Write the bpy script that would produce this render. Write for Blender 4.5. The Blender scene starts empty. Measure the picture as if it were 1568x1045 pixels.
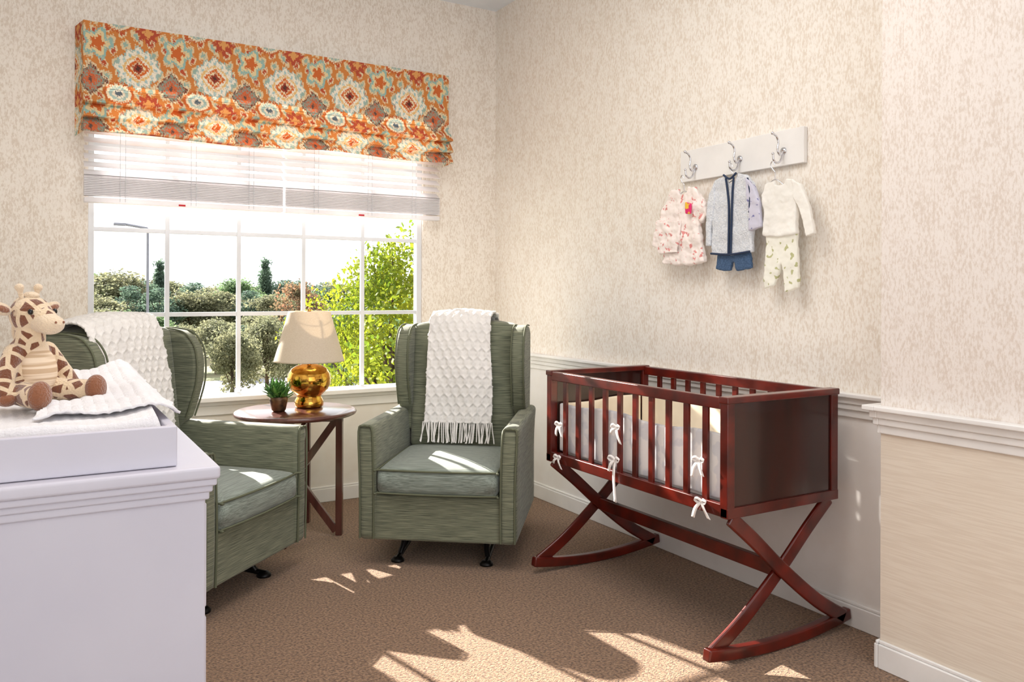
import bpy, bmesh, math, random
import numpy as np
from mathutils import Vector, Matrix
random.seed(3); np.random.seed(3)
scene = bpy.context.scene
try:
    scene.view_settings.view_transform = 'Standard'
    scene.view_settings.look = 'None'
    scene.view_settings.exposure = 0.0
except Exception: pass

def lin(c):
    c = c/255.0
    return c/12.92 if c <= 0.04045 else ((c+0.055)/1.055)**2.4
def S(r, g, b): return (lin(r), lin(g), lin(b), 1)

# ------------------------------------------------------------------ materials
def mk(name, c1, c2=None, vec=(1,1,1), ns=5, lo=.4, hi=.6, detail=4, rough=.6, metal=0,
       bump=0, bvec=(1,1,1), bs=50, coat=0, trans=0, sheen=0, vor=False):
    m = bpy.data.materials.new(name); m.use_nodes = True
    nt = m.node_tree; N = nt.nodes; L = nt.links
    p = N['Principled BSDF']; out = N['Material Output']
    p.inputs['Roughness'].default_value = rough
    p.inputs['Metallic'].default_value = metal
    p.inputs['Base Color'].default_value = c1
    if coat:
        p.inputs['Coat Weight'].default_value = coat
        p.inputs['Coat Roughness'].default_value = .12
    if sheen: p.inputs['Sheen Weight'].default_value = sheen
    tc = N.new('ShaderNodeTexCoord')
    if c2 is None: c2 = tuple(min(1, x*.93) for x in c1[:3])+(1,)
    mp = N.new('ShaderNodeMapping'); mp.inputs['Scale'].default_value = vec
    L.new(tc.outputs['Object'], mp.inputs['Vector'])
    if vor:
        t = N.new('ShaderNodeTexVoronoi'); t.feature = vor; t.inputs['Scale'].default_value = ns
        o = t.outputs['Distance']
    else:
        t = N.new('ShaderNodeTexNoise'); t.inputs['Scale'].default_value = ns; t.inputs['Detail'].default_value = detail
        o = t.outputs['Fac']
    L.new(mp.outputs[0], t.inputs['Vector'])
    r = N.new('ShaderNodeValToRGB'); r.color_ramp.elements[0].position = lo; r.color_ramp.elements[1].position = hi
    r.color_ramp.elements[0].color = c1; r.color_ramp.elements[1].color = c2
    L.new(o, r.inputs[0]); L.new(r.outputs[0], p.inputs['Base Color'])
    src = r.outputs[0]
    if bump:
        mp2 = N.new('ShaderNodeMapping'); mp2.inputs['Scale'].default_value = bvec
        L.new(tc.outputs['Object'], mp2.inputs['Vector'])
        t2 = N.new('ShaderNodeTexNoise'); t2.inputs['Scale'].default_value = bs; t2.inputs['Detail'].default_value = 3
        L.new(mp2.outputs[0], t2.inputs['Vector'])
        b = N.new('ShaderNodeBump'); b.inputs['Strength'].default_value = bump; b.inputs['Distance'].default_value = .01
        L.new(t2.outputs['Fac'], b.inputs['Height']); L.new(b.outputs[0], p.inputs['Normal'])
    if trans:
        tr = N.new('ShaderNodeBsdfTranslucent'); L.new(src, tr.inputs['Color'])
        mx = N.new('ShaderNodeMixShader'); mx.inputs[0].default_value = trans
        L.new(p.outputs[0], mx.inputs[1]); L.new(tr.outputs[0], mx.inputs[2]); L.new(mx.outputs[0], out.inputs['Surface'])
    return m

def vcol_mat(name, rough=.85, trans=.0):
    m = bpy.data.materials.new(name); m.use_nodes = True
    nt = m.node_tree; N = nt.nodes; L = nt.links; p = N['Principled BSDF']
    a = N.new('ShaderNodeAttribute'); a.attribute_name = 'Col'
    L.new(a.outputs['Color'], p.inputs['Base Color']); p.inputs['Roughness'].default_value = rough
    tc = N.new('ShaderNodeTexCoord'); t2 = N.new('ShaderNodeTexNoise'); t2.inputs['Scale'].default_value = 400
    L.new(tc.outputs['Object'], t2.inputs['Vector'])
    b = N.new('ShaderNodeBump'); b.inputs['Strength'].default_value = .2; b.inputs['Distance'].default_value = .002
    L.new(t2.outputs['Fac'], b.inputs['Height']); L.new(b.outputs[0], p.inputs['Normal'])
    if trans:
        tr = N.new('ShaderNodeBsdfTranslucent'); L.new(a.outputs['Color'], tr.inputs['Color'])
        mx = N.new('ShaderNodeMixShader'); mx.inputs[0].default_value = trans
        L.new(p.outputs[0], mx.inputs[1]); L.new(tr.outputs[0], mx.inputs[2]); L.new(mx.outputs[0], N['Material Output'].inputs['Surface'])
    return m

def wall_mat(name, up1, up2, lowc1, lowc2, lowvec, lown, zsplit=.80):
    m = bpy.data.materials.new(name); m.use_nodes = True
    nt = m.node_tree; N = nt.nodes; L = nt.links; p = N['Principled BSDF']
    p.inputs['Roughness'].default_value = .6
    tc = N.new('ShaderNodeTexCoord')
    mp = N.new('ShaderNodeMapping'); mp.inputs['Scale'].default_value = (1, 1, .42)
    L.new(tc.outputs['Object'], mp.inputs[0])
    n = N.new('ShaderNodeTexNoise'); n.inputs['Scale'].default_value = 125; n.inputs['Detail'].default_value = 3; n.inputs['Roughness'].default_value = .7
    L.new(mp.outputs[0], n.inputs['Vector'])
    n3 = N.new('ShaderNodeTexNoise'); n3.inputs['Scale'].default_value = 24; n3.inputs['Detail'].default_value = 2
    L.new(mp.outputs[0], n3.inputs['Vector'])
    ad = N.new('ShaderNodeMath'); ad.operation = 'MULTIPLY_ADD'; ad.inputs[1].default_value = .3; ad.inputs[2].default_value = -.15
    L.new(n3.outputs['Fac'], ad.inputs[0])
    a2 = N.new('ShaderNodeMath'); a2.operation = 'ADD'; L.new(n.outputs['Fac'], a2.inputs[0]); L.new(ad.outputs[0], a2.inputs[1])
    r = N.new('ShaderNodeValToRGB'); r.color_ramp.elements[0].position = .45; r.color_ramp.elements[1].position = .62
    r.color_ramp.elements[0].color = up1; r.color_ramp.elements[1].color = up2
    L.new(a2.outputs[0], r.inputs[0])
    mp2 = N.new('ShaderNodeMapping'); mp2.inputs['Scale'].default_value = lowvec
    L.new(tc.outputs['Object'], mp2.inputs[0])
    n2 = N.new('ShaderNodeTexNoise'); n2.inputs['Scale'].default_value = lown; n2.inputs['Detail'].default_value = 3
    L.new(mp2.outputs[0], n2.inputs['Vector'])
    r2 = N.new('ShaderNodeValToRGB'); r2.color_ramp.elements[0].position = .4; r2.color_ramp.elements[1].position = .6
    r2.color_ramp.elements[0].color = lowc1; r2.color_ramp.elements[1].color = lowc2
    L.new(n2.outputs['Fac'], r2.inputs[0])
    g = N.new('ShaderNodeNewGeometry'); sx = N.new('ShaderNodeSeparateXYZ'); L.new(g.outputs['Position'], sx.inputs[0])
    gt = N.new('ShaderNodeMath'); gt.operation = 'GREATER_THAN'; gt.inputs[1].default_value = zsplit; L.new(sx.outputs['Z'], gt.inputs[0])
    mx = N.new('ShaderNodeMix'); mx.data_type = 'RGBA'
    L.new(gt.outputs[0], mx.inputs['Factor']); L.new(r2.outputs[0], mx.inputs['A']); L.new(r.outputs[0], mx.inputs['B'])
    L.new(mx.outputs['Result'], p.inputs['Base Color'])
    b = N.new('ShaderNodeBump'); b.inputs['Strength'].default_value = .1; b.inputs['Distance'].default_value = .002
    L.new(a2.outputs[0], b.inputs['Height']); L.new(b.outputs[0], p.inputs['Normal'])
    return m

# ------------------------------------------------------------------ geometry helpers
def link(o, parent=None):
    scene.collection.objects.link(o)
    if parent: o.parent = parent
    return o
def G(name, loc=(0,0,0), rz=0):
    e = bpy.data.objects.new(name, None); e.empty_display_size = .1
    e.location = loc; e.rotation_euler = (0, 0, rz); scene.collection.objects.link(e); return e
def bev(o, w, seg=3):
    b = o.modifiers.new('bev', 'BEVEL'); b.width = w; b.segments = seg; b.limit_method = 'ANGLE'; b.angle_limit = .7
def add(name, v, f, mat, parent=None, smooth=False, bevel=0, seg=3, loc=(0,0,0), rot=(0,0,0)):
    me = bpy.data.meshes.new(name); me.from_pydata([tuple(x) for x in v], [], f); me.update()
    bm = bmesh.new(); bm.from_mesh(me); bmesh.ops.recalc_face_normals(bm, faces=bm.faces); bm.to_mesh(me); bm.free()
    if smooth or bevel:
        for p in me.polygons: p.use_smooth = True
    if mat: me.materials.append(mat)
    o = bpy.data.objects.new(name, me); o.location = loc; o.rotation_euler = rot; link(o, parent)
    if bevel: bev(o, bevel, seg); 
    if bevel:
        w = o.modifiers.new('wn', 'WEIGHTED_NORMAL'); w.keep_sharp = True
    return o
def boxvf(a, b, off=0):
    x0,y0,z0 = a; x1,y1,z1 = b
    v = [(x0,y0,z0),(x1,y0,z0),(x1,y1,z0),(x0,y1,z0),(x0,y0,z1),(x1,y0,z1),(x1,y1,z1),(x0,y1,z1)]
    f = [(0,3,2,1),(4,5,6,7),(0,1,5,4),(1,2,6,5),(2,3,7,6),(3,0,4,7)]
    return v, [tuple(i+off for i in q) for q in f]
def box(name, a, b, mat, parent=None, bevel=0, seg=3, **k):
    v, f = boxvf(a, b); return add(name, v, f, mat, parent, bevel=bevel, seg=seg, **k)
def boxes(name, lst, mat, parent=None, bevel=0, **k):
    V = []; F = []
    for a, b in lst:
        v, f = boxvf(a, b, len(V)); V += v; F += f
    return add(name, V, F, mat, parent, bevel=bevel, **k)
def gbox(name, a, b, mat, parent, cuts, fn, bevel=.03, seg=4):
    bm = bmesh.new(); nx, ny, nz = cuts
    bmesh.ops.create_cube(bm, size=1)
    for ax, n in ((0,nx),(1,ny),(2,nz)):
        es = [e for e in bm.edges if abs((e.verts[0].co-e.verts[1].co)[ax]) > .5 and all(abs((e.verts[0].co-e.verts[1].co)[k]) < 1e-4 for k in range(3) if k != ax)]
        if n: bmesh.ops.subdivide_edges(bm, edges=es, cuts=n, use_grid_fill=True)
    for v in bm.verts:
        p = [v.co[i]*2 for i in range(3)]
        q = [a[i]+(b[i]-a[i])*(v.co[i]+.5) for i in range(3)]
        v.co = fn(p, q)
    bmesh.ops.recalc_face_normals(bm, faces=bm.faces)
    me = bpy.data.meshes.new(name); bm.to_mesh(me); bm.free()
    for p in me.polygons: p.use_smooth = True
    me.materials.append(mat); o = bpy.data.objects.new(name, me); link(o, parent)
    if bevel: bev(o, bevel, seg)
    return o
def prism(name, pts, axis, a0, a1, mat, parent=None, bevel=0, seg=3, **k):
    n = len(pts); V = []
    for a in (a0, a1):
        for (p, q) in pts:
            V.append({'x': (a, p, q), 'y': (p, a, q), 'z': (p, q, a)}[axis])
    F = [tuple(range(n)), tuple(range(2*n-1, n-1, -1))]
    for i in range(n):
        j = (i+1) % n; F.append((i, j, n+j, n+i))
    return add(name, V, F, mat, parent, bevel=bevel, seg=seg, **k)
def lathe(name, prof, mat, parent=None, seg=48, loc=(0,0,0), smooth=True, rot=(0,0,0)):
    V = []; F = []; n = len(prof)
    for i in range(seg):
        a = 2*math.pi*i/seg
        for r, z in prof: V.append((r*math.cos(a), r*math.sin(a), z))
    for i in range(seg):
        j = (i+1) % seg
        for k in range(n-1): F.append((i*n+k, j*n+k, j*n+k+1, i*n+k+1))
    o = add(name, V, F, mat, parent, smooth=smooth, loc=loc, rot=rot)
    bm = bmesh.new(); bm.from_mesh(o.data); bmesh.ops.remove_doubles(bm, verts=bm.verts, dist=1e-5)
    bmesh.ops.recalc_face_normals(bm, faces=bm.faces); bm.to_mesh(o.data); bm.free()
    return o
def catmull(P, n=8, closed=False):
    P = [Vector(p) for p in P]; out = []; m = len(P)
    rng = range(m if closed else m-1)
    for i in rng:
        if closed: a, b, c, d = P[(i-1) % m], P[i], P[(i+1) % m], P[(i+2) % m]
        else: a, b, c, d = P[max(i-1, 0)], P[i], P[i+1], P[min(i+2, m-1)]
        for k in range(n):
            t = k/n
            out.append(.5*((2*b)+(c-a)*t+(2*a-5*b+4*c-d)*t*t+(3*b-a-3*c+d)*t**3))
    if not closed: out.append(P[-1])
    return out
def tubes(name, lines, r, mat, parent=None, closed=False, sm=6):
    cu = bpy.data.curves.new(name, 'CURVE'); cu.dimensions = '3D'; cu.bevel_depth = r; cu.bevel_resolution = 2; cu.use_fill_caps = True
    for P in lines:
        if sm: P = catmull(P, sm, closed)
        s = cu.splines.new('POLY'); s.points.add(len(P)-1)
        for i, p in enumerate(P): s.points[i].co = (p[0], p[1], p[2], 1)
        s.use_cyclic_u = closed; s.use_smooth = True
    cu.materials.append(mat); o = bpy.data.objects.new(name, cu); link(o, parent); return o
def blob(name, items, mat, parent, voxel=.004, smooth=6):
    bm = bmesh.new()
    for it in items:
        if len(it) == 2 or len(it) == 3:
            c, r = it[0], it[1]; R = Matrix.Identity(4)
            if len(it) == 3: R = Matrix.Rotation(it[2][0], 4, 'X') @ Matrix.Rotation(it[2][1], 4, 'Y') @ Matrix.Rotation(it[2][2], 4, 'Z')
            M = Matrix.Translation(c) @ R @ Matrix.Diagonal((*r, 1))
            bmesh.ops.create_icosphere(bm, subdivisions=3, radius=1, matrix=M)
        else:
            p0, p1, r0, r1 = it; p0 = Vector(p0); p1 = Vector(p1)
            n = max(4, int((p1-p0).length/(min(r0, r1)*.35)))
            for i in range(n+1):
                t = i/n; r = r0+(r1-r0)*t
                bmesh.ops.create_icosphere(bm, subdivisions=2, radius=r, matrix=Matrix.Translation(p0.lerp(p1, t)))
    me = bpy.data.meshes.new(name); bm.to_mesh(me); bm.free(); me.materials.append(mat)
    o = bpy.data.objects.new(name, me); link(o, parent)
    m = o.modifiers.new('rm', 'REMESH'); m.mode = 'VOXEL'; m.voxel_size = voxel; m.use_smooth_shade = True
    s = o.modifiers.new('sm', 'SMOOTH'); s.iterations = smooth; s.factor = .6
    return o
def board(name, pts, width, y0, y1, mat, parent, bevel=.006):
    P = [Vector((p[0], p[2])) for p in catmull([(x, 0, z) for x, z in pts], 6)]
    Lf, Rt = [], []
    for i, p in enumerate(P):
        t = (P[min(i+1, len(P)-1)]-P[max(i-1, 0)]).normalized(); nrm = Vector((-t.y, t.x))
        Lf.append(p+nrm*width/2); Rt.append(p-nrm*width/2)
    V = []; F = []; n = len(P)
    for i in range(n):
        V += [(Lf[i].x, y0, Lf[i].y), (Rt[i].x, y0, Rt[i].y), (Rt[i].x, y1, Rt[i].y), (Lf[i].x, y1, Lf[i].y)]
    for i in range(n-1):
        a = i*4; b = a+4
        for k in range(4): F.append((a+k, a+(k+1) % 4, b+(k+1) % 4, b+k))
    F += [(0, 1, 2, 3), (n*4-4, n*4-3, n*4-2, n*4-1)]
    return add(name, V, F, mat, parent, bevel=bevel, seg=2)
def ribbon(name, pts, wdir, w, mat, parent):
    P = catmull(pts, 5); V = []; F = []; wd = Vector(wdir).normalized()*w/2
    for p in P: V += [p-wd, p+wd]
    for i in range(len(P)-1): F.append((2*i, 2*i+1, 2*i+3, 2*i+2))
    o = add(name, V, F, mat, parent, smooth=True)
    s = o.modifiers.new('s', 'SOLIDIFY'); s.thickness = .0015
    return o

# ------------------------------------------------------------------ material set
wp1 = S(247,241,233); wp2 = S(228,216,202)
M_wall_b = wall_mat('wallpaper_back', S(243,235,225), S(222,209,194), S(240,236,230), S(236,230,222), (1,1,1), 8)
M_wall_r = wall_mat('wallpaper_right', wp1, wp2, S(243,240,238), S(240,236,233), (1,1,1), 8)
M_wall_n = wall_mat('wallpaper_grasscloth', S(240,232,226), S(222,209,198), S(234,223,208), S(226,213,197), (.8,.8,22), 10, .83)
M_trim = mk('trim_white_paint', S(244,242,240), rough=.35)
M_ceil = mk('ceiling_paint', S(236,241,248), rough=.9)
M_carpet = mk('carpet_loop', S(172,136,104), S(92,64,44), ns=110, lo=.36, hi=.66, detail=6, rough=.95, bump=1, bs=170, sheen=.2)
M_white = mk('window_white_vinyl', S(222,224,229), rough=.35)
M_blind = mk('blind_slat_white', S(250,247,249), rough=.4, trans=.3)
M_green = mk('chair_ribbed_green', S(136,139,115), S(82,87,70), vec=(7,7,330), ns=1.5, lo=.38, hi=.62, detail=4, rough=.8, bump=.2, bvec=(6,6,360), bs=1.5, sheen=.2)
M_greenc = mk('cushion_ribbed_green', S(148,158,148), S(100,110,100), vec=(7,330,330), ns=1.5, lo=.38, hi=.62, detail=4, rough=.7, bump=.2, bvec=(6,360,360), bs=1.5, sheen=.3)
M_pipe = mk('piping_green', S(98,102,80), rough=.8)
M_black = mk('black_metal', S(28,26,26), rough=.35, metal=.6)
M_knit = mk('knit_white', S(244,240,236), rough=.95, bump=.3, bs=300, sheen=.3)
M_mahog = mk('mahogany_gloss', S(108,24,10), S(60,12,6), vec=(3,3,3), ns=4, lo=.3, hi=.7, detail=6, rough=.28, coat=.35)
M_mahogp = mk('mahogany_panel', S(56,17,11), S(32,10,8), vec=(10,10,2), ns=2, lo=.3, hi=.7, detail=6, rough=.22, coat=.4)
M_table = mk('table_walnut', S(98,56,48), S(74,40,34), vec=(8,1,1), ns=4, lo=.3, hi=.7, detail=6, rough=.25, coat=.4)
M_gold = mk('gold_mercury_glass', S(226,178,84), S(190,132,50), ns=30, lo=.4, hi=.6, rough=.08, metal=1)
M_brass = mk('brass', S(200,160,90), rough=.25, metal=1)
M_shade = mk('lampshade_linen', S(232,220,202), S(224,210,190), vec=(1,1,4), ns=120, rough=.9, trans=.3)
M_pot = mk('pot_bronze', S(120,88,60), S(70,50,38), ns=25, rough=.3, metal=.6)
M_leaf = mk('succulent_green', S(92,140,58), S(52,96,40), ns=30, rough=.5)
M_dress = mk('dresser_white', S(208,205,216), S(204,201,213), ns=3, rough=.45)
M_chrome = mk('hook_chrome', S(220,220,225), rough=.12, metal=1)
M_pad = mk('pad_minky_white', S(236,233,236), rough=.95, bump=.3, bs=220, sheen=.3)
M_sheet = mk('crib_bumper', S(252,252,253), S(234,236,242), ns=16, lo=.5, hi=.56, detail=2, rough=.9, trans=.25)
M_cream = mk('crib_bumper_inner', S(246,232,206), S(240,224,198), ns=8, rough=.9)
M_ribbon = mk('ribbon_white', S(244,240,238), rough=.8)

# ------------------------------------------------------------------ room
WX = 2.55; WY = 4.525; LX = -.58; HY = 3.0; RY = -1.6
box('floor', (LX-.1, RY, -.12), (WX+.12, WY+.14, 0), M_carpet)
box('ceiling', (LX-.1, RY, HY), (WX+.12, WY+.14, HY+.12), M_ceil)
wx0, wx1, wz0, wz1 = .235, 2.045, .62, 2.36
boxes('wall_back', [((LX-.1, WY, 0), (wx0, WY+.14, HY)), ((wx1, WY, 0), (WX+.12, WY+.14, HY)),
                    ((wx0, WY, 0), (wx1, WY+.14, wz0)), ((wx0, WY, wz1), (wx1, WY+.14, HY))], M_wall_b)
box('wall_right', (WX, RY, 0), (WX+.12, WY, HY), M_wall_r)
box('wall_right_projection', (2.344, RY, 0), (WX, 1.635, HY), M_wall_n)
box('wall_left', (LX-.1, RY, 0), (LX, WY, HY), M_wall_r)
def rail(name, segs, z, prof):
    L = []
    for (p0, p1, n) in segs:
        for (za, zb, d) in prof:
            x0, x1 = sorted((p0[0], p1[0])); y0, y1 = sorted((p0[1], p1[1]))
            if n == '-x': x0 = x0-d
            if n == '+x': x1 = x1+d
            if n == '-y': y0 = y0-d
            if n == '+y': y1 = y1+d
            L.append(((x0, y0, z+za), (x1, y1, z+zb)))
    boxes(name, L, M_trim, bevel=.004)
cr = [(-.016, 0, .042), (-.04, -.016, .026), (-.062, -.04, .018), (-.09, -.062, .009)]
rail('trim_1', [((WX, 1.64), (WX, WY), '-x')], .842, cr)
rail('trim_2', [((2.344, RY), (2.344, 1.635), '-x'), ((2.344, 1.635), (WX-.05, 1.635), '+y')], .842, cr)
boxes('trim_6', [((2.344-d, 1.634, .842+za), (2.346, 1.635+d, .842+zb)) for za, zb, d in cr], M_trim, bevel=.003)
rail('trim_3', [((LX, WY), (.19, WY), '-y'), ((2.09, WY), (WX-.045, WY), '-y')], .842, cr)
rail('trim_4', [((LX, RY), (LX, WY-.05), '+x')], .842, cr)
bb = [(0, .078, .014), (.078, .09, .009)]
rail('baseboard_right', [((WX, 1.64), (WX, WY), '-x')], 0, bb)
rail('baseboard_projection', [((2.344, RY), (2.344, 1.635), '-x'), ((2.33, 1.635), (WX-.02, 1.635), '+y')], 0, bb)
rail('baseboard_back', [((LX+.02, WY), (WX-.02, WY), '-y')], 0, bb)
rail('baseboard_left', [((LX, RY), (LX, WY-.02), '+x')], 0, bb)
rail('trim_5', [((.15, WY), (2.13, WY), '-y')], .64, [(-.025, 0, .06), (-.05, -.025, .02), (-.1, -.05, .012)])

# window
W = G('window_1', (0, 0, 0))
fy0, fy1 = WY+.02, WY+.06
L = [((wx0, fy0, .62), (wx0+.028, fy1, wz1)), ((wx1-.032, fy0, .62), (wx1, fy1, wz1)),
     ((wx0, fy0, .62), (wx1, fy1, .648)), ((wx0, fy0, wz1-.03), (wx1, fy1, wz1))]
boxes('frame', L, M_white, W, bevel=.003)
L = []
for x in (.604, .966, 1.322, 1.672): L.append(((x-.011, fy0+.01, .645), (x+.011, fy1-.008, wz1-.02)))
for z in (1.078, 1.512, 1.94): L.append(((wx0+.02, fy0+.012, z-.011), (wx1-.02, fy1-.01, z+.011)))
boxes('muntins', L, M_white, W, bevel=.002)

# blinds
B = G('venetian_blind', (0, 0, 0))
for (xa, xb) in ((.212, 1.172), (1.184, 2.112)):
    z = 2.30; V = []; F = []
    while z > 1.775:
        o = len(V); t = .62
        for dy, dz in ((-.025, -.025*t), (.025, .025*t)):
            for x in (xa, xb):
                V += [(x, 4.455+dy, z+dz-.0012), (x, 4.455+dy, z+dz+.0012)]
        F += [(o, o+2, o+6, o+4), (o+1, o+3, o+7, o+5), (o, o+1, o+3, o+2), (o+4, o+5, o+7, o+6)]
        z -= .040
    add('slats', V, F, M_blind, B)
    st = []
    z = 1.765
    while z > 1.665:
        st.append(((xa, 4.43, z-.0055), (xb, 4.48, z+.0012))); z -= .0085
    boxes('slat_stack', st, M_blind, B)
    box('bottom_rail', (xa, 4.428, 1.632), (xb, 4.482, 1.657), M_blind, B, bevel=.004)
    cords = []
    for x in (xa+.17, (xa+xb)/2+.02, xb-.17):
        for dx in (-.012, .012):
            cords.append([(x+dx, 4.426, 1.64), (x+dx, 4.424, 2.3)])
    tubes('ladder_cords', cords, .0014, M_white, B, sm=0)
    box('valance_head', (xa, 4.43, 2.31), (xb, 4.50, 2.35), M_blind, B)
M_tag = mk('red_tag', S(210,40,50))
boxes('tags', [((.64, 4.422, 1.634), (.672, 4.427, 1.643)), ((1.60, 4.422, 1.634), (1.632, 4.427, 1.643))], M_tag, B)

# ---- roman shade valance with ikat vertex colours
def ikat(s, t):
    sh = s.shape
    jit = .014*np.sin(s*97+7*np.sin(t*31))+.010*np.sin(s*211+t*17)
    t = t+jit
    P = lambda r, g, b: np.array(S(r, g, b)[:3])
    C = np.zeros(sh+(3,)); 
    a = np.sin(2*np.pi*(s+.25*t)*3)*np.sin(2*np.pi*t*3.1+1.3*np.sin(2*np.pi*s*2))
    C[:] = P(208,130,64)
    C[a > .35] = P(224,202,162); C[a > .8] = P(156,180,166); C[a < -.5] = P(228,208,170); C[a < -.8] = P(188,82,48)
    def d(cx, cy):
        dx = (s-cx+.5) % 1-.5; dy = (t-cy+.5) % 1-.5
        return dx, dy
    def put(mask, c): C[mask] = P(*c)
    # upper teal leaf clusters
    dx, dy = d(.5, .28); r = np.hypot(dx, dy*.9); th = np.arctan2(dy, dx)
    put(r < .17*(1+.2*np.cos(5*th)), (150,186,178)); put(r < .13*(1+.25*np.cos(5*th)), (230,208,160)); put(r < .08*(1+.3*np.cos(5*th)), (206,104,46))
    # eye motif
    dx, dy = d(-.24, -.38); r = np.hypot(dx, dy*1.15)
    put(r < .19, (196,102,48)); put(r < .155, (234,218,186)); put(r < .12, (160,182,174)); put(r < .08, (228,216,192)); put(r < .048, (92,104,114))
    # rust/teal diamond tile with a stepped border
    dx, dy = d(.43, -.22); r = np.abs(dx)*1.05+np.abs(dy); r = r+.012*np.sign(np.sin(dx*90))
    put(r < .25, (230,214,178)); put(r < .22, (128,68,46)); put(r < .19, (140,154,138)); put((r < .165) & (np.abs(np.sin((dx+dy)*60)) > .72), (196,96,60)); put(r < .085, (206,104,60)); put(r < .035, (98,78,70))
    # secondary rust blossom
    dx, dy = d(.12, -.5); r = np.hypot(dx, dy); th = np.arctan2(dy, dx)
    put(r < .13*(1+.25*np.cos(8*th)), (180,76,50)); put(r < .06*(1+.3*np.cos(4*th)), (222,158,92))
    # diamond medallion: cream petals round an orange diamond
    dx, dy = d(0, 0); th = np.arctan2(dy, dx)
    r = .62*np.hypot(dx, dy)+.34*(np.abs(dx)+np.abs(dy))
    put(r < .285*(1+.06*np.cos(12*th)), (160,186,178)); put(r < .262*(1+.09*np.cos(12*th)), (242,232,212))
    put((r < .235) & (r > .19) & (np.cos(12*th) > .5), (168,198,198)); put((r < .185) & (r > .155), (232,190,122))
    l1 = np.abs(dx)+np.abs(dy); put(l1 < .15, (214,108,46)); put(l1 < .105, (238,218,178)); put(l1 < .08, (158,62,38)); put(l1 < .035, (78,46,38))
    return C
def valance():
    ret = .12; x0, x1 = .205, 2.15; yw = 4.52; yf = 4.385
    ns_, nt_ = 760, 260
    s = np.linspace(-ret, (x1-x0)+ret, ns_); z = np.linspace(2.50, 1.965, nt_)
    SS, ZZ = np.meshgrid(s, z, indexing='ij')
    X = np.clip(SS, 0, x1-x0)+x0
    k = np.where(SS < 0, -SS/ret, np.where(SS > x1-x0, (SS-(x1-x0))/ret, 0))
    ztop = 2.17+.006*np.sin(SS*3.1)
    low = np.clip(ztop-ZZ, 0, None)
    per = .0685
    fold = (low % per)/per
    n = np.floor(low/per)
    Y = yf-np.where(ZZ < ztop, .055*fold**.8, 0)+.006*np.sin((2.5-ZZ)*9)
    Y = Y+.004*np.sin(SS*9)*np.clip(low*8, 0, 1)+.002*np.sin(SS*23+ZZ*5)
    Z = ZZ-.006*np.sin(SS*7.3+n)*np.clip(low*5, 0, 1)
    Y = Y*(1-k)+yw*k
    X = X-np.where(SS < 0, .03*k, 0)+np.where(SS > x1-x0, .02*k, 0)
    V = np.stack([X, Y, Z], -1).reshape(-1, 3)
    F = []
    for i in range(ns_-1):
        a = i*nt_
        for j in range(nt_-1): F.append((a+j, a+j+1, a+nt_+j+1, a+nt_+j))
    me = bpy.data.meshes.new('fabric'); me.from_pydata(V.tolist(), [], F); me.update()
    per_x = .362
    TT = np.where(ZZ < ztop, (ztop-2.30)/per_x-(n*.37)-(fold*.19), (ZZ-2.30)/per_x)
    C = ikat((SS+x0-.445)/per_x, TT)
    ca = me.color_attributes.new('Col', 'FLOAT_COLOR', 'POINT')
    ca.data.foreach_set('color', np.concatenate([C, np.ones(C.shape[:2]+(1,))], -1).reshape(-1).astype(np.float32))
    me.materials.append(vcol_mat('ikat_fabric', trans=.1))
    for p in me.polygons: p.use_smooth = False
    R = G('roman_shade', (0, 0, 0)); o = bpy.data.objects.new('fabric', me); link(o, R)
    box('mounting_board', (x0+.01, yf+.012, 2.475), (x1-.01, yw-.002, 2.497), M_trim, R)
valance()

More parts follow.
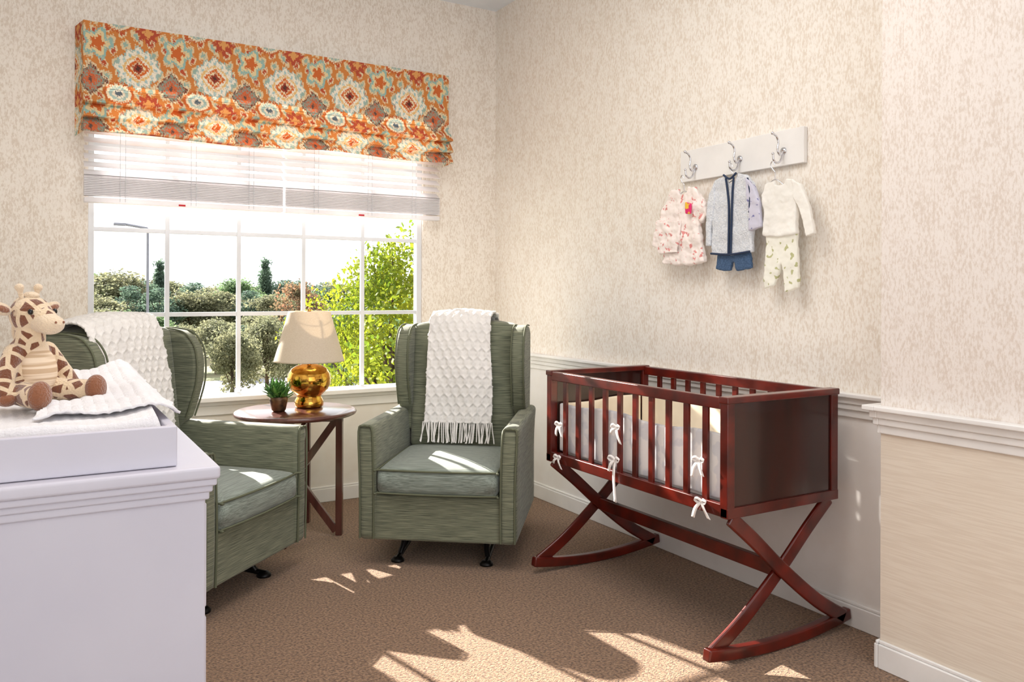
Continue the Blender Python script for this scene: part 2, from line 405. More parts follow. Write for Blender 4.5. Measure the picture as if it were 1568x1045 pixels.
# ------------------------------------------------------------------ wing chairs
def throw(parent, w, xc, path, name='throw', fringe=True):
    P = catmull([(0, y, z) for y, z in path], 14)
    P = [Vector((p.y, p.z)) for p in P]
    d = [0]
    for i in range(1, len(P)): d.append(d[-1]+(P[i]-P[i-1]).length)
    tot = d[-1]; nv = int(tot/.0042); nu = int(w/.0042)
    ys = np.interp(np.linspace(0, tot, nv), d, [p.x for p in P]); zs = np.interp(np.linspace(0, tot, nv), d, [p.y for p in P])
    V = []; F = []
    for j in range(nv):
        j0, j1 = max(j-1, 0), min(j+1, nv-1)
        t = Vector((ys[j1]-ys[j0], zs[j1]-zs[j0])).normalized(); nr = Vector((-t.y, t.x))
        v = tot*j/(nv-1)
        ww = w*(1+.03*math.sin(v*7+1)+.06*max(0, .5-v))
        for i in range(nu):
            u = (i/(nu-1)-.5)*ww
            ph = .36*math.sin(2*math.pi*v/.085)
            h1 = 1-abs(math.sin(math.pi*(u/.042+ph))); h2 = 1-abs(math.sin(math.pi*(u/.042-ph+.5)))
            h = .009*max(h1**2.2, h2**2.2)+.0012*math.sin(u*900)*math.sin(v*900)
            h += .006*math.sin(u*24+v*3)*(1 if v < .5 else .3)
            arch = .03*(1-min(1, (u+xc)**2/.075))*max(0, min(1, (zs[j]-.6)/.4))
            V.append((xc+u+.004*math.sin(v*11), ys[j]+nr.x*h, zs[j]+nr.y*h+arch))
    for j in range(nv-1):
        for i in range(nu-1): F.append((j*nu+i, j*nu+i+1, (j+1)*nu+i+1, (j+1)*nu+i))
    o = add(name, V, F, M_knit, parent, smooth=True)
    s = o.modifiers.new('s', 'SOLIDIFY'); s.thickness = .008; s.offset = -1
    if fringe:
        ls = []
        for i in range(46):
            u = (i/45-.5)*w*1.08+random.uniform(-.003, .003); ln = random.uniform(.09, .13); y0 = ys[0]-.002; z0 = zs[0]+.004
            dx = random.uniform(-.02, .02); 
            ls.append([(xc+u, y0, z0), (xc+u+dx*.3, y0-.012, z0-ln*.35), (xc+u+dx*.7, y0-.018, z0-ln*.7), (xc+u+dx, y0-.03+random.uniform(-.01, .006), max(z0-ln, .468))])
        tubes('fringe', ls, .0026, M_knit, parent, sm=3)

def wing_chair(name, loc, rz, thw, thxc=0):
    C = G(name, loc, rz)
    box('base', (-.30, -.388, .12), (.30, .36, .318), M_green, C, bevel=.012)
    for sx in (-1, 1):
        def fn(p, q, sx=sx):
            x, y, z = q; t = max(0, (z-.40)/.225)
            x += sx*.010*t*t
            y += -.006*math.sin(math.pi*(z-.12)/.5)
            return (x, y, z)
        xa, xb = sorted((sx*.270, sx*.347))
        gbox('arm', (xa, -.40, .12), (xb, .36, .622), M_green, C, (2, 6, 6), fn, bevel=.024)
        lo = []
        for (x, z) in ((xa+.008, .13), (xa+.008, .37), (xa+.008+sx*.008, .592), (xa+.03+sx*.010, .616), (xb-.03+sx*.010, .616), (xb-.008+sx*.008, .592), (xb-.008, .37), (xb-.008, .13)):
            lo.append((x, -.402-.005*math.sin(math.pi*(z-.12)/.5), z))
        tubes('arm_piping', [lo], .0045, M_pipe, C, sm=4)
        prof = [(.19, .60), (.145, .64), (.115, .72), (.092, .80), (.088, .88), (.10, .95), (.135, 1.0), (.18, 1.025), (.26, 1.035), (.35, 1.03), (.40, 1.0), (.40, .8), (.38, .6), (.36, .50), (.19, .50)]
        xa, xb = sorted((sx*.252, sx*.322))
        prism('wing', prof, 'x', xa, xb, M_green, C, bevel=.022, seg=4)
        for xx in (xa+.005, xb-.005):
            tubes('wing_piping', [[(xx, y, z) for y, z in prof[1:10]]], .004, M_pipe, C, sm=4)
    def fc(p, q):
        x, y, z = q; c = (1-p[0]**4)*(1-p[1]**4)
        z += .022*c*(1 if p[2] > .5 else 0); y += -.014*(1-p[0]**2)*(p[1] < -.9)*(1-p[2]**2*.6)
        return (x, y, z)
    gbox('seat_cushion', (-.266, -.412, .322), (.266, .17, .436), M_greenc, C, (8, 8, 3), fc, bevel=.03)
    for z in (.33, .43):
        lp = [(-.256, .12, z), (-.262, -.38, z), (-.245, -.408, z), (0, -.422, z), (.245, -.408, z), (.262, -.38, z), (.256, .12, z)]
        tubes('cushion_piping', [lp], .0045, M_pipe, C, sm=6)
    def fb(p, q):
        x, y, z = q; t = (z-.42)/.62
        if p[1] < 0: y += .07*t-.03*(1-p[0]**2)*(1-(p[2])**4)
        z += .03*(1-p[0]**2)*max(0, t)
        return (x, y, z)
    gbox('back', (-.262, .15, .42), (.262, .39, 1.035), M_green, C, (8, 2, 8), fb, bevel=.03)
    gbox('outer_back', (-.30, .34, .12), (.30, .402, .99), M_green, C, (4, 1, 4), lambda p, q: (q[0], q[1], q[2]+.02*(1-p[0]**2)*(p[2] > .9)), bevel=.02)
    for sx in (-1, 1):
        tubes('glider_runner', [[(sx*.20, -.30, .012), (sx*.20, -.24, .018), (sx*.20, 0, .035), (sx*.20, .2, .018), (sx*.20, .27, .012)]], .012, M_black, C)
        tubes('glider_leg', [[(sx*.20, -.25, .02), (sx*.19, -.22, .07), (sx*.2, -.2, .125)], [(sx*.20, .22, .02), (sx*.19, .2, .07), (sx*.2, .18, .125)]], .012, M_black, C)
        lathe('foot', [(0, 0), (.03, 0), (.03, .008), (.018, .02), (0, .022)], M_black, C, 20, (sx*.2, -.29, 0))
        lathe('foot', [(0, 0), (.03, 0), (.03, .008), (.018, .02), (0, .022)], M_black, C, 20, (sx*.2, .27, 0))
    tubes('cross_bar', [[(-.2, -.05, .1), (.2, -.05, .1)], [(-.2, .1, .1), (.2, .1, .1)]], .012, M_black, C, sm=0)
    path = [(.088, .56), (.098, .65), (.11, .8), (.14, .96), (.16, 1.03), (.195, 1.068), (.26, 1.078), (.35, 1.066), (.412, 1.02), (.422, .93), (.422, .74)]
    throw(C, thw, thxc, path, 'throw_blanket')
    return C
wing_chair('wingback_chair', (1.741, 3.475, 0), math.radians(-37.8), .315, -.005)
wing_chair('wingback_chair', (.498, 3.543, 0), math.radians(43.2), .40, -.085)

# ------------------------------------------------------------------ side table, lamp, plant
T = G('side_table', (1.12, 3.986, 0), math.radians(-30.6))
lathe('top', [(0, .592), (.28, .592), (.291, .597), (.295, .605), (.291, .613), (.284, .617), (0, .617)], M_table, T, 72)
for k in range(2):
    rot = (0, 0, k*math.pi/2)
    boxes('posts', [((-.232, -.018, 0), (-.20, .018, .592)), ((.20, -.018, 0), (.232, .018, .592))], M_table, T, bevel=.003, rot=rot)
    board_pts1 = [(-.20, .02), (0, .29), (.20, .57)]; board_pts2 = [(-.20, .57), (0, .29), (.20, .02)]
    for i, bp in enumerate((board_pts1, board_pts2)):
        o = board('brace', bp, .034, -.012+.001*i, .012+.001*i, M_table, T, bevel=.002); o.rotation_euler = rot
    boxes('apron', [((-.232, -.015, .56), (.232, .015, .592))], M_table, T, rot=rot)
LP = G('table_lamp', (1.205, 4.05, .617))
lathe('base', [(0, 0), (.062, 0), (.070, .006), (.072, .02), (.07, .035), (.062, .05), (.06, .058), (.072, .07), (.092, .09), (.105, .115), (.109, .145), (.104, .17), (.088, .195), (.062, .21), (.035, .217), (.02, .222), (.014, .235), (.014, .26), (0, .26)], M_gold, LP, 64)
tubes('stem', [[(0, 0, .25), (0, 0, .50)]], .005, M_brass, LP, sm=0)
lathe('bulb', [(0, .28), (.014, .28), (.016, .31), (.03, .345), (.028, .375), (.012, .392), (0, .395)], M_white, LP, 24)
sh = lathe('shade', [(.175, .232), (.172, .24), (.105, .478), (.103, .485)], M_shade, LP, 64)
so = sh.modifiers.new('s', 'SOLIDIFY'); so.thickness = .0025
tubes('shade_spider', [[(-.102, 0, .48), (.102, 0, .48)], [(0, -.102, .48), (0, .102, .48)]], .002, M_brass, LP, sm=0)
lathe('finial', [(0, .48), (.008, .482), (.01, .492), (.005, .5), (0, .505)], M_brass, LP, 16)
PL = G('potted_succulent', (1.03, 3.965, .617))
lathe('pot', [(0, 0), (.028, 0), (.034, .01), (.043, .055), (.044, .072), (.040, .074), (.038, .064), (0, .062)], M_pot, PL, 40)
V = []; F = []
for k in range(120):
    a = random.uniform(0, 6.28); tilt = random.uniform(.1, 1.35); ln = random.uniform(.04, .08); w = .011
    base = Vector((random.uniform(-.030, .030), random.uniform(-.030, .030), .06+random.uniform(0, .03)))
    dr = Vector((math.cos(a)*math.sin(tilt), math.sin(a)*math.sin(tilt), math.cos(tilt))); sd_ = Vector((-math.sin(a), math.cos(a), 0)); up = dr.cross(sd_)
    o = len(V)
    for t, ww in ((0, .5), (.35, 1), (.7, .8), (1, .05)):
        c = base+dr*ln*t+Vector((0, 0, .012*t*t))
        V += [c-sd_*w*ww, c+up*.003*ww, c+sd_*w*ww, c-up*.003*ww]
    for s_ in range(3):
        for q in range(4): F.append((o+s_*4+q, o+s_*4+(q+1) % 4, o+s_*4+4+(q+1) % 4, o+s_*4+4+q))
add('leaves', V, F, M_leaf, PL, smooth=True)

# ------------------------------------------------------------------ dresser + changing tray
D = G('changing_dresser', (-.1, 2.12, 0))
dx0, dx1, dy0, dy1 = -.42, .417, -.472, .48
box('body', (dx0+.03, dy0+.035, .05), (dx1-.022, dy1-.03, .805), M_dress, D, bevel=.004)
boxes('feet', [((dx0+.04, dy0+.04, 0), (dx0+.1, dy0+.1, .05)), ((dx1-.1, dy0+.05, 0), (dx1-.04, dy0+.11, .05)), ((dx0+.04, dy1-.1, 0), (dx0+.1, dy1-.04, .05)), ((dx1-.1, dy1-.1, 0), (dx1-.04, dy1-.04, .05))], M_dress, D)
boxes('crown', [((dx0+.022, dy0+.026, .79), (dx1-.016, dy1-.024, .808)), ((dx0+.016, dy0+.019, .806), (dx1-.011, dy1-.018, .822)), ((dx0+.008, dy0+.009, .82), (dx1-.005, dy1-.01, .836))], M_dress, D, bevel=.004)
box('top', (dx0, dy0, .834), (dx1, dy1, .86), M_dress, D, bevel=.007)
boxes('drawer_fronts', [((dx1-.022, dy0+.08, .10+i*.23), (dx1-.012, dy1-.08, .31+i*.23)) for i in range(3)], M_dress, D, bevel=.003)
TR = G('changing_tray', (-.1, 2.12, .861))
tx0, tx1, ty0, ty1 = -.36, .342, -.44, .36
boxes('tray_sides', [((tx0, ty0, 0), (tx1, ty0+.018, .078)), ((tx0, ty1-.018, 0), (tx1, ty1, .078)), ((tx0, ty0+.018, 0), (tx0+.018, ty1-.018, .078)), ((tx1-.018, ty0+.018, 0), (tx1, ty1-.018, .078))], M_dress, TR, bevel=.003)
box('tray_bottom', (tx0+.018, ty0+.018, 0), (tx1-.018, ty1-.018, .01), M_dress, TR)
PD = G('changing_pad', (-.1, 2.12, .872))
px0, px1, py0, py1 = tx0+.020, tx1-.019, ty0+.020, ty1-.020
def padz(x, y):
    u = (x-px0)/(px1-px0)*2-1; v = (y-py0)/(py1-py0)*2-1
    z = .075+.034*(abs(u)**3)*(.3+.7*min(1, max(0, v+1)*1.4))+.022*max(0, v)**3
    return z+.005*math.sin(x*23+y*9)*math.sin(y*17-x*6)
def pad():
    nx, ny = 170, 190; V = []; F = []
    for i in range(nx):
        for j in range(ny):
            u = i/(nx-1)*2-1; v = j/(ny-1)*2-1
            x = px0+(px1-px0)*(u+1)/2; y = py0+(py1-py0)*(v+1)/2
            e = min(1, (1-abs(u))*22)**.35*min(1, (1-abs(v))*22)**.35
            kn = .0022*abs(math.sin(x*170))*abs(math.sin(y*170))
            V.append((x, y, (padz(x, y)+kn)*e))
    for i in range(nx-1):
        for j in range(ny-1): F.append((i*ny+j, (i+1)*ny+j, (i+1)*ny+j+1, i*ny+j+1))
    add('pad_cover', V, F, M_pad, PD, smooth=True)
    # rumpled knit blanket laid on the right half, its edge resting over the tray side
    nx, ny = 130, 230; V = []; F = []
    for i in range(nx):
        for j in range(ny):
            a = i/(nx-1); b = j/(ny-1)
            x = .10+.02*math.sin(b*9)+a*(.262-.018*math.sin(b*9)-.010*math.sin(b*17)); y = -.34+.68*b+.012*math.sin(a*7)
            xe = px1-.022
            if x <= xe: z = padz(x, y)+.005
            else:
                k = (x-xe)/.06; z = (padz(xe, y)+.005)*(1-min(1, k)**2)+(.070)*min(1, k)**2
            z += (.0035*(1+math.sin((x*1.6+y)*40+2*math.sin(y*21)))+.0025*(1+math.sin((x-y*1.4)*31)))*(1-.6*a)
            d = (abs(math.sin(x*150))*abs(math.sin(y*150)))
            V.append((x, y, z+.003*d))
    for i in range(nx-1):
        for j in range(ny-1): F.append((i*ny+j, (i+1)*ny+j, (i+1)*ny+j+1, i*ny+j+1))
    o = add('knit_blanket', V, F, M_pad, PD, smooth=True)
    s = o.modifiers.new('s', 'SOLIDIFY'); s.thickness = .005; s.offset = 1
pad()

# ------------------------------------------------------------------ plush giraffe
M_spot = mk('giraffe_spots', S(232,206,172), S(122,70,42), ns=36, lo=.13, hi=.16, rough=.95, bump=.6, bs=260, sheen=.5, vor='DISTANCE_TO_EDGE')
M_gcream = mk('giraffe_cream', S(234,210,180), rough=.95, bump=.6, bs=260, sheen=.5)
M_gbelly = mk('giraffe_belly', S(238,216,190), S(206,176,144), vec=(1,1,26), ns=8, lo=.42, hi=.58, detail=0, rough=.95)
M_gbrown = mk('giraffe_brown', S(146,90,58), rough=.95, bump=.6, bs=260, sheen=.5)
M_eye = mk('giraffe_eye', S(12,10,10), rough=.1)
GI = G('plush_giraffe', (-.003, 2.0, .957), math.radians(42))
body = [((0, .015, .062), (.060, .054, .062)), ((0, .008, .105), (.046, .040, .042)), ((0, .004, .12), (0, 0, .165), .032, .030),
        ((0, .0, .192), (.042, .042, .040)), ((0, -.03, .183), (.030, .03, .027))]
for sx in (-1, 1):
    body += [((sx*.042, .0, .115), (sx*.078, -.012, .055), .019, .021), ((sx*.078, -.012, .055), (sx*.082, -.025, .03), .021, .022)]
    body += [((sx*.035, -.01, .03), (sx*.068, -.085, .028), .027, .024)]
blob('body', body, M_spot, GI, voxel=.0035)
blob('belly', [((0, -.018, .072), (.042, .034, .055))], M_gbelly, GI)
blob('muzzle', [((0, -.052, .172), (.029, .028, .022)), ((0, -.036, .178), (.030, .028, .025))], M_gcream, GI)
blob('paws', [((sx*.071, -.103, .032), (.026, .018, .031)) for sx in (-1, 1)]+[((sx*.083, -.03, .024), (.021, .021, .016)) for sx in (-1, 1)], M_gbrown, GI)
for sx in (-1, 1):
    blob('ear', [((sx*.060, .012, .205), (.028, .007, .014), (0, -sx*.3, 0))], M_gcream, GI, voxel=.003)
    blob('inner_ear', [((sx*.061, .006, .205), (.019, .005, .008), (0, -sx*.3, 0))], M_gbrown, GI, voxel=.003)
    blob('horn', [((sx*.016, .006, .222), (sx*.022, .006, .244), .0065, .0055), ((sx*.023, .006, .250), (.010, .010, .009))], M_gcream, GI, voxel=.003)
    blob('eye', [((sx*.030, -.032, .199), (.0055, .0055, .0065))], M_eye, GI, voxel=.0015, smooth=2)
blob('nostrils', [((sx*.010, -.078, .177), (.003, .002, .003)) for sx in (-1, 1)], M_gbrown, GI, voxel=.001, smooth=1)
blob('mane', [((0, .03, .20), (.014, .02, .03)), ((0, .0, .232), (.016, .02, .010)), ((0, .036, .16), (.012, .014, .03))], M_gcream, GI)

# ------------------------------------------------------------------ crib
CR = G('crib_cradle', (2.185, 2.41, 0))
hx, hy, zb, zt = .27, .53, .475, .865
L = []
for sx in (-1, 1):
    for sy in (-1, 1):
        xa, xb = sorted((sx*hx, sx*(hx-.034))); ya, yb = sorted((sy*hy, sy*(hy-.034)))
        L.append(((xa, ya, zb), (xb, yb, zt-.02)))
boxes('posts', L, M_mahog, CR, bevel=.003)
for sy in (-1, 1):
    ya, yb = sorted((sy*(hy+.004), sy*(hy-.038)))
    box('end_cap_rail', (-hx-.004, ya, zt-.022), (hx+.004, yb, zt), M_mahog, CR, bevel=.004)
    ya, yb = sorted((sy*(hy-.008), sy*(hy-.022)))
    box('end_panel', (-hx+.03, ya, zb+.03), (hx-.03, yb, zt-.02), M_mahogp, CR)
    ya, yb = sorted((sy*(hy+.002), sy*(hy-.032)))
    box('end_bottom_rail', (-hx, ya, zb-.002), (hx, yb, zb+.032), M_mahog, CR, bevel=.003)
for sx in (-1, 1):
    xa, xb = sorted((sx*hx, sx*(hx-.026)))
    box('side_top_rail', (xa, -hy+.034, zt-.042), (xb, hy-.034, zt-.004), M_mahog, CR, bevel=.004)
    box('side_bottom_rail', (xa, -hy+.03, zb), (xb, hy-.03, zb+.042), M_mahog, CR, bevel=.004)
    xm = sx*(hx-.013)
    boxes('slats', [((xm-.006, -.42+i*.0915-.0125, zb+.04), (xm+.006, -.42+i*.0915+.0125, zt-.04)) for i in range(10)], M_mahog, CR, bevel=.002)
box('base_board', (-hx+.03, -hy+.035, zb+.01), (hx-.03, hy-.035, zb+.03), M_mahog, CR)
gbox('mattress', (-hx+.045, -hy+.045, zb+.032), (hx-.045, hy-.045, zb+.095), M_sheet, CR, (4, 4, 1), lambda p, q: q, bevel=.015)
def bumper(name, a, b, mat, axis):
    def fn(p, q):
        x, y, z = q
        t = y if axis == 'y' else x
        pf = .005*math.sin(t*34)
        if axis == 'y': x += pf*1.0
        else: y += pf
        z += .008*math.sin(t*12)*(p[2] > 0)
        return (x, y, z)
    c = (1, 24, 6) if axis == 'y' else (24, 1, 6)
    gbox(name, a, b, mat, CR, c, fn, bevel=.008)
bumper('bumper_front', (-hx+.034, -hy+.05, zb+.045), (-hx+.054, hy-.05, zb+.255), M_sheet, 'y')
bumper('bumper_rear', (hx-.054, -hy+.05, zb+.045), (hx-.034, hy-.05, zb+.275), M_cream, 'y')
bumper('bumper_end', (-hx+.06, hy-.058, zb+.045), (hx-.06, hy-.038, zb+.255), M_cream, 'x')
bumper('bumper_end', (-hx+.06, -hy+.038, zb+.045), (hx-.06, -hy+.058, zb+.255), M_cream, 'x')
for sy in (-1, 1):
    y0 = sy*(hy-.015)
    board('leg', [(-.25, zb), (-.14, .385), (0, .262), (.17, .13), (.315, .045)], .05, y0-.016, y0, M_mahog, CR)
    board('leg', [(.25, zb), (.14, .385), (0, .262), (-.17, .13), (-.315, .045)], .05, y0+.001, y0+.017, M_mahog, CR)
    xs = [-.345, -.25, -.12, 0, .12, .25, .345]
    board('rocker', [(x, .021+.030*(x/.345)**2) for x in xs], .040, y0-.016, y0+.017, M_mahog, CR)
box('stretcher', (-.013, -hy+.02, .235), (.013, hy-.02, .285), M_mahog, CR, bevel=.003)
def bow(y, z, tails, sc=1.0):
    x = -hx-.004
    for s_ in (-1, 1):
        ribbon('ribbon_loop', [(x, y, z), (x-.010, y+s_*.012*sc, z+.009*sc), (x-.009, y+s_*.028*sc, z+.003*sc), (x-.005, y+s_*.014*sc, z-.006*sc), (x, y, z)], (.5, 0, 1), .009, M_ribbon, CR)
    blob('ribbon_knot', [((x-.003, y, z), (.005, .006, .006))], M_ribbon, CR, voxel=.002)
    for (dy, ln) in tails:
        ribbon('ribbon_tail', [(x-.003, y, z), (x-.012, y+dy*.5, z-ln*.4), (x-.008, y+dy, z-ln)], (0, 1, .15), .015, M_ribbon, CR)
bow(.42, zb+.17, [(.02, .05), (-.025, .05)])
bow(.43, zb+.03, [(.03, .03), (-.03, .045)])
bow(.035, zb+.215, [(-.03, .06), (.03, .03)])
bow(.045, zb+.09, [(-.01, .16), (.03, .05)], 1.3)
bow(-.41, zb+.17, [(.03, .06), (-.02, .05)])
bow(-.42, zb+.035, [(.035, .06), (-.04, .05)])

# ------------------------------------------------------------------ peg rack and baby clothes
PR = G('coat_hook_rack', (WX, 2.436, 1.77))
box('board', (-.022, -.342, -.07), (-.001, .342, .07), M_trim, PR, bevel=.003)
hook_y = [2.68, 2.418, 2.19]
for y in hook_y:
    d = y-2.436
    tubes('hook', [[(-.024, d, -.015), (-.045, d-.002, -.03), (-.058, d-.002, -.012), (-.052, d, .018), (-.062, d, .040), (-.082, d, .050)],
                   [(-.024, d, -.02), (-.04, d, -.052), (-.06, d, -.062), (-.078, d, -.052), (-.082, d, -.03)]], .0042, M_chrome, PR)
    lathe('hook_plate', [(0, 0), (.014, 0), (.014, .003), (0, .005)], M_chrome, PR, 20, (-.022, d, -.012), rot=(0, -math.pi/2, 0))
    blob('hook_tips', [((-.084, d, .051), (.007, .007, .007)), ((-.082, d, -.028), (.006, .006, .006))], M_chrome, PR, voxel=.0015, smooth=1)
M_floral = mk('floral_cotton', S(248,236,230), S(226,146,142), ns=46, lo=.60, hi=.66, detail=2, rough=.9, bump=.3, bs=30)
M_grey = mk('quilt_grey_knit', S(228,230,234), S(210,214,221), ns=130, rough=.95, bump=.5, bs=150)
M_navy = mk('navy_trim', S(44,58,84), rough=.9)
M_denim = mk('denim', S(74,100,134), S(56,80,112), ns=200, rough=.9)
M_lav = mk('lavender_print', S(206,204,220), S(120,120,170), ns=60, lo=.68, hi=.72, detail=1, rough=.9)
M_shirt = mk('cotton_white', S(248,245,238), rough=.9, bump=.3, bs=30)
M_pants = mk('pants_print', S(244,242,230), S(190,190,142), ns=42, lo=.62, hi=.66, detail=1, rough=.9)
M_pink = mk('pink_tag', S(226,40,110), S(240,190,60), ns=30, lo=.5, hi=.55, rough=.7)
def garment(name, pts, x0, th, mat, parent, yc, zc, amp=.008):
    bm = bmesh.new(); n = len(pts)
    a = [bm.verts.new((x0, y-yc, z-zc)) for y, z in pts]; b = [bm.verts.new((x0+th, y-yc, z-zc)) for y, z in pts]
    bm.faces.new(a); bm.faces.new(b[::-1])
    for i in range(n): bm.faces.new((a[i], b[i], b[(i+1) % n], a[(i+1) % n]))
    bmesh.ops.recalc_face_normals(bm, faces=bm.faces)
    me = bpy.data.meshes.new(name); bm.to_mesh(me); bm.free(); me.materials.append(mat)
    o = bpy.data.objects.new(name, me); link(o, parent)
    m = o.modifiers.new('rm', 'REMESH'); m.mode = 'VOXEL'; m.voxel_size = .004; m.use_smooth_shade = True
    s = o.modifiers.new('sm', 'SMOOTH'); s.iterations = 7; s.factor = .5
    tx = bpy.data.textures.get('folds') or bpy.data.textures.new('folds', 'CLOUDS'); tx.noise_scale = .045
    d = o.modifiers.new('dp', 'DISPLACE'); d.texture = tx; d.strength = amp*2; d.texture_coords = 'LOCAL'; d.mid_level = .5
    return o
def hanger(parent, w):
    tubes('hanger', [[(0, .0, .058), (0, .012, .075), (0, .022, .062), (0, .012, .045), (0, 0, .03), (0, 0, 0)]], .0022, M_chrome, parent)
    tubes('hanger_arms', [[(0, -w, -.03), (0, -w*.5, -.01), (0, 0, .002), (0, w*.5, -.01), (0, w, -.03)]], .0025, M_chrome, parent)
def mir(half, yc): return [(yc+a, z) for a, z in half]+[(yc-a, z) for a, z in reversed(half)]
zc = 1.648; X = WX-.07
g1 = G('baby_dress', (X, 2.70, zc)); hanger(g1, .06); yc = 2.731
garment('dress', mir([(.025, 1.640), (.03, 1.665), (.075, 1.66), (.135, 1.585), (.15, 1.53), (.110, 1.505), (.092, 1.535), (.105, 1.45), (.135, 1.335), (.05, 1.325)], yc), -.010, .022, M_floral, g1, yc, zc, .012)
garment('ruffle_flap', [(yc-.0, 1.52), (yc+.16, 1.53), (yc+.185, 1.42), (yc+.14, 1.38), (yc+.02, 1.38)], -.024, .012, M_floral, g1, yc, zc, .012)
garment('tag', [(yc-.075, 1.59), (yc-.035, 1.60), (yc-.035, 1.545), (yc-.075, 1.54)], -.03, .008, M_pink, g1, yc, zc, .002)
yc = 2.445; zc = 1.662
g2 = G('baby_cardigan', (X, 2.41, zc)); hanger(g2, .06)
garment('cardigan_body', mir([(.022, 1.655), (.035, 1.69), (.085, 1.675), (.115, 1.64), (.108, 1.50), (.112, 1.365), (.01, 1.355)], yc), -.012, .024, M_grey, g2, yc, zc, .006)
garment('sleeve', [(yc+.09, 1.665), (yc+.125, 1.62), (yc+.14, 1.50), (yc+.14, 1.40), (yc+.112, 1.40), (yc+.108, 1.50), (yc+.09, 1.58)], -.018, .022, M_grey, g2, yc, zc, .005)
garment('sleeve', [(yc-.09, 1.665), (yc-.125, 1.63), (yc-.16, 1.56), (yc-.17, 1.46), (yc-.108, 1.45), (yc-.106, 1.52), (yc-.09, 1.60)], -.024, .022, M_lav, g2, yc, zc, .005)
tr = [[(-.018, .022, .012), (-.018, .012, -.04), (-.018, .004, -.12), (-.018, .006, -.30)], [(-.018, -.022, .012), (-.018, -.016, -.04), (-.018, -.012, -.12), (-.018, -.006, -.30)],
      [(-.018, .035, .028), (-.018, .0, .008), (-.018, -.035, .028)], [(-.016, .108, -.295), (-.018, .0, -.303), (-.016, -.108, -.295)], [(-.018, -.095, .0), (-.02, -.112, -.06), (-.02, -.108, -.14)]]
tubes('navy_binding', tr, .0045, M_navy, g2)
garment('shorts', mir([(.02, 1.37), (.085, 1.375), (.10, 1.30), (.018, 1.29), (.008, 1.33)], yc-.005), -.006, .018, M_denim, g2, yc, zc, .004)
yc = 2.175; zc = 1.64
g3 = G('baby_shirt', (X, 2.19, zc)); hanger(g3, .05); yc0 = 2.205
garment('shirt', mir([(.022, 1.618), (.03, 1.638), (.07, 1.63), (.092, 1.585), (.086, 1.56), (.078, 1.53), (.078, 1.425), (.02, 1.42)], yc), -.012, .022, M_shirt, g3, yc0, zc, .006)
garment('sleeve', [(yc-.06, 1.635), (yc-.10, 1.61), (yc-.145, 1.52), (yc-.165, 1.42), (yc-.125, 1.41), (yc-.105, 1.50), (yc-.07, 1.56)], -.016, .02, M_shirt, g3, yc0, zc, .005)
garment('pants', [(yc+.07, 1.44), (yc-.075, 1.44), (yc-.085, 1.22), (yc-.02, 1.205), (yc-.005, 1.33), (yc+.03, 1.23), (yc+.085, 1.215)], -.004, .018, M_pants, g3, yc0, zc, .006)

# ------------------------------------------------------------------ outdoors
M_grass = mk('ground_dry_grass', S(112,116,82), S(140,130,104), ns=.3, lo=.4, hi=.6, rough=1)
M_road = mk('asphalt', S(126,126,136), rough=.9)
box('ground_outside', (-120, 6, -4.3), (220, 260, -4.0), M_grass)
box('road_outside', (-60, 41, -3.995), (140, 49, -3.97), M_road)
def leafmat(name, c1, c2, tr=.6):
    return mk(name, c1, c2, ns=1.2, lo=.35, hi=.65, detail=3, rough=.7, trans=tr)
LM = [leafmat('foliage_green', S(126,148,102), S(86,110,76)), leafmat('foliage_dark', S(108,128,106), S(78,98,86)), leafmat('foliage_olive', S(142,140,108), S(108,112,88)),
      leafmat('foliage_yellow', S(158,160,44), S(104,126,34), .5), leafmat('foliage_rust', S(150,106,84), S(110,104,76))]
M_bark = mk('bark', S(92,74,60), S(60,48,40), ns=6, rough=.95)
def tree_mesh(name, mat, nl, conic=False, leaf=.16, seed=0, ncl=26, csz=1.0):
    rs = np.random.RandomState(seed); V = []; F = []; mi = []
    cl = []
    for k in range(ncl):
        a = rs.rand()*6.283; h = rs.rand()
        if conic: rr = (1-h)*1.1*rs.rand()**.5; z = 1+h*4
        else:
            rr = 1.5*math.sin(math.pi*min(.95, .2+h*.75))*rs.rand()**.5; z = 1.6+h*3.1
        cl.append((rr*math.cos(a), rr*math.sin(a), z, (.75 if not conic else .45)*csz*(.6+.6*rs.rand())))
    for k in range(nl):
        c = cl[rs.randint(len(cl))]; d = rs.randn(3); d /= np.linalg.norm(d); r = c[3]*(rs.rand()**.35)
        p = np.array(c[:3])+d*r*np.array([1, 1, .8])
        e1 = rs.randn(3); e1 /= np.linalg.norm(e1); e2 = np.cross(e1, rs.randn(3)); e2 /= np.linalg.norm(e2); s = leaf*(.5+.8*rs.rand())
        o = len(V)
        V += [tuple(p-e1*s), tuple(p-e2*s*.55), tuple(p+e1*s), tuple(p+e2*s*.55)]; F.append((o, o+1, o+2, o+3)); mi.append(0)
    def limb(p0, p1, r0, r1):
        p0 = Vector(p0); p1 = Vector(p1); o = len(V)
        for p, r in ((p0, r0), (p1, r1)):
            for q in range(7): V.append((p.x+r*math.cos(q*.8976), p.y+r*math.sin(q*.8976), p.z))
        for q in range(7): F.append((o+q, o+(q+1) % 7, o+7+(q+1) % 7, o+7+q)); mi.append(1)
    limb((0, 0, 0), (.05, 0, 2.2), .13, .09); limb((.05, 0, 2.2), (0, .05, 3.8), .09, .03)
    for c in cl[:14]: limb((.04, 0, 1.7+rs.rand()), c[:3], .04, .012)
    me = bpy.data.meshes.new(name); me.from_pydata(V, [], F); me.materials.append(mat); me.materials.append(M_bark)
    me.polygons.foreach_set('material_index', mi); me.update(); return me
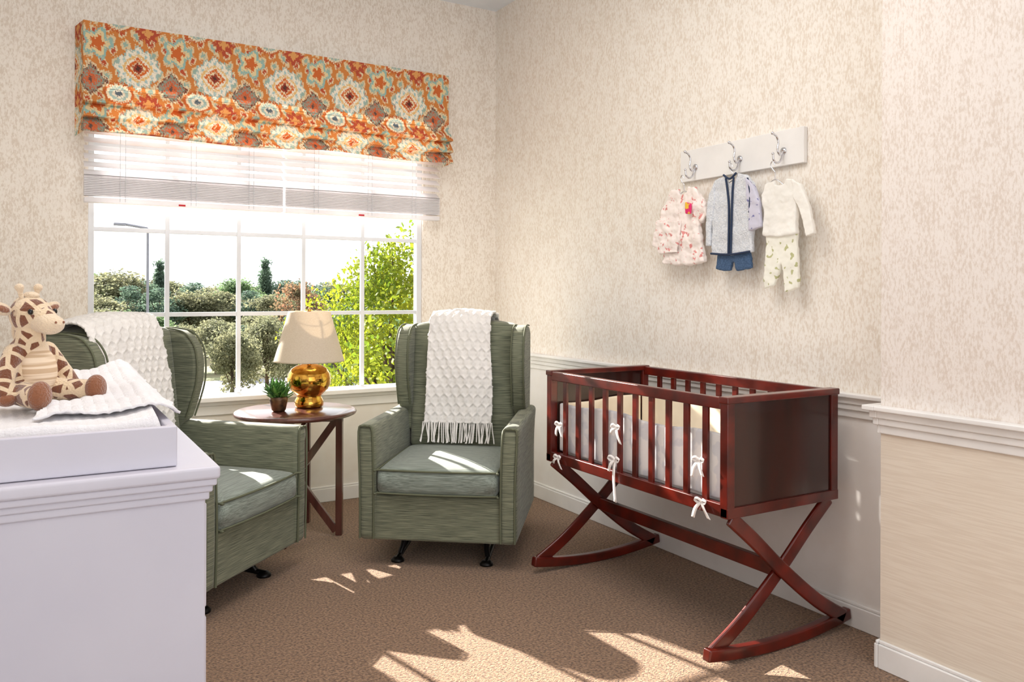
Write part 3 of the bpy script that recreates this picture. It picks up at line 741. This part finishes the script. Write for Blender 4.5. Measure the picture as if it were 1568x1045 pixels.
TM = [tree_mesh('tree_leafy_a', LM[0], 7000, seed=1, leaf=.085), tree_mesh('tree_leafy_b', LM[1], 7000, seed=2, leaf=.085), tree_mesh('tree_leafy_c', LM[2], 7000, seed=3, leaf=.085),
      tree_mesh('tree_yellow', LM[3], 11000, leaf=.044, seed=4, ncl=60, csz=.6), tree_mesh('tree_rust', LM[4], 3500, seed=5, leaf=.1), tree_mesh('tree_conifer', LM[1], 6000, True, .09, seed=6, ncl=50)]
def tree(k, ratio, Y, ztop, wid=1.0):
    o = bpy.data.objects.new('pine_tree' if k == 5 else 'tree', TM[k]); h = (ztop+4)/5.1
    o.location = (ratio*Y, Y, -4); o.scale = (h*wid, h*wid, h); o.rotation_euler = (0, 0, random.uniform(0, 6.28)); link(o)
# yellow-green trees close to the house on the right
tree(3, .405, 14, 2.4, .9); tree(3, .50, 13.0, 3.0, 1.0); tree(3, .345, 17, .5, .7); tree(3, .265, 19, -1.4, .8); tree(0, .45, 21, 1.2, 1.2)
# small olive trees this side of the road
for r, Y, z, k in ((.205, 33, -.1, 2), (.245, 35, .4, 2), (.29, 33, .1, 2), (.03, 34, .3, 0), (.34, 30, .6, 0)):
    tree(k, r, Y, z, .95)
# rows across the road
for i in range(17):
    r = .0+i*.03; tree(random.choice([0, 1, 2, 2]), r+random.uniform(-.008, .008), random.uniform(53, 57), random.uniform(-1.2, .4), 1.5)
for i in range(16):
    r = .0+i*.032; tree(random.choice([0, 1, 1, 2]), r+random.uniform(-.01, .01), random.uniform(64, 70), .9+random.uniform(.0, 1.1), 1.5)
for i in range(20):
    r = .0+i*.026; tree(random.choice([0, 1, 2, 1]), r, random.uniform(84, 96), 2.3+random.uniform(-.4, 1.2), 1.7)
tree(5, .125, 88, 4.2, .8); tree(5, .243, 88, 4.6, .8); tree(4, .285, 60, 2.4, .9)
SL = G('street_lamp', (.112*40, 40, -4))
tubes('pole', [[(0, 0, 0), (0, 0, 8), (-.05, 0, 8.05), (-1.0, 0, 8.2)]], .06, M_road, SL, sm=0)
box('luminaire', (-1.4, -.12, 8.12), (-.9, .12, 8.24), M_road, SL, bevel=.03)

# ------------------------------------------------------------------ light
w = bpy.data.worlds.new('World'); scene.world = w; w.use_nodes = True
bg = w.node_tree.nodes['Background']; bg.inputs[0].default_value = (.94, .97, 1, 1); bg.inputs[1].default_value = 2.35
sd = bpy.data.lights.new('sun', 'SUN'); sd.energy = 21; sd.angle = .009; sd.color = (1, .94, .85)
so_ = bpy.data.objects.new('sun', sd); so_.rotation_euler = Vector((.2, -1, -.56)).to_track_quat('-Z', 'Y').to_euler(); so_.location = (0, 10, 8); link(so_)
al = bpy.data.lights.new('ceiling_fill', 'AREA'); al.shape = 'RECTANGLE'; al.size = 1.4; al.size_y = 1.6; al.energy = 37; al.color = (1, .97, .93)  # added out-of-view fill to brighten the interior, not a fixture of the room
ao = bpy.data.objects.new('ceiling_fill', al); ao.location = (.9, 2.1, 2.96); link(ao)

# ------------------------------------------------------------------ camera
cd = bpy.data.cameras.new('camera'); cam = bpy.data.objects.new('camera', cd); link(cam)
cd.sensor_width = 36; cd.lens = 36*1241/1568; cd.shift_y = -74.5/1568; cd.clip_start = .05; cd.clip_end = 1000
cam.matrix_world = Matrix.Translation((0, 0, 1.2)) @ Matrix.Rotation(math.radians(-30.6), 4, 'Z') @ Matrix.Rotation(math.radians(90), 4, 'X') @ Matrix.Rotation(math.radians(.2), 4, 'Z')
scene.camera = cam
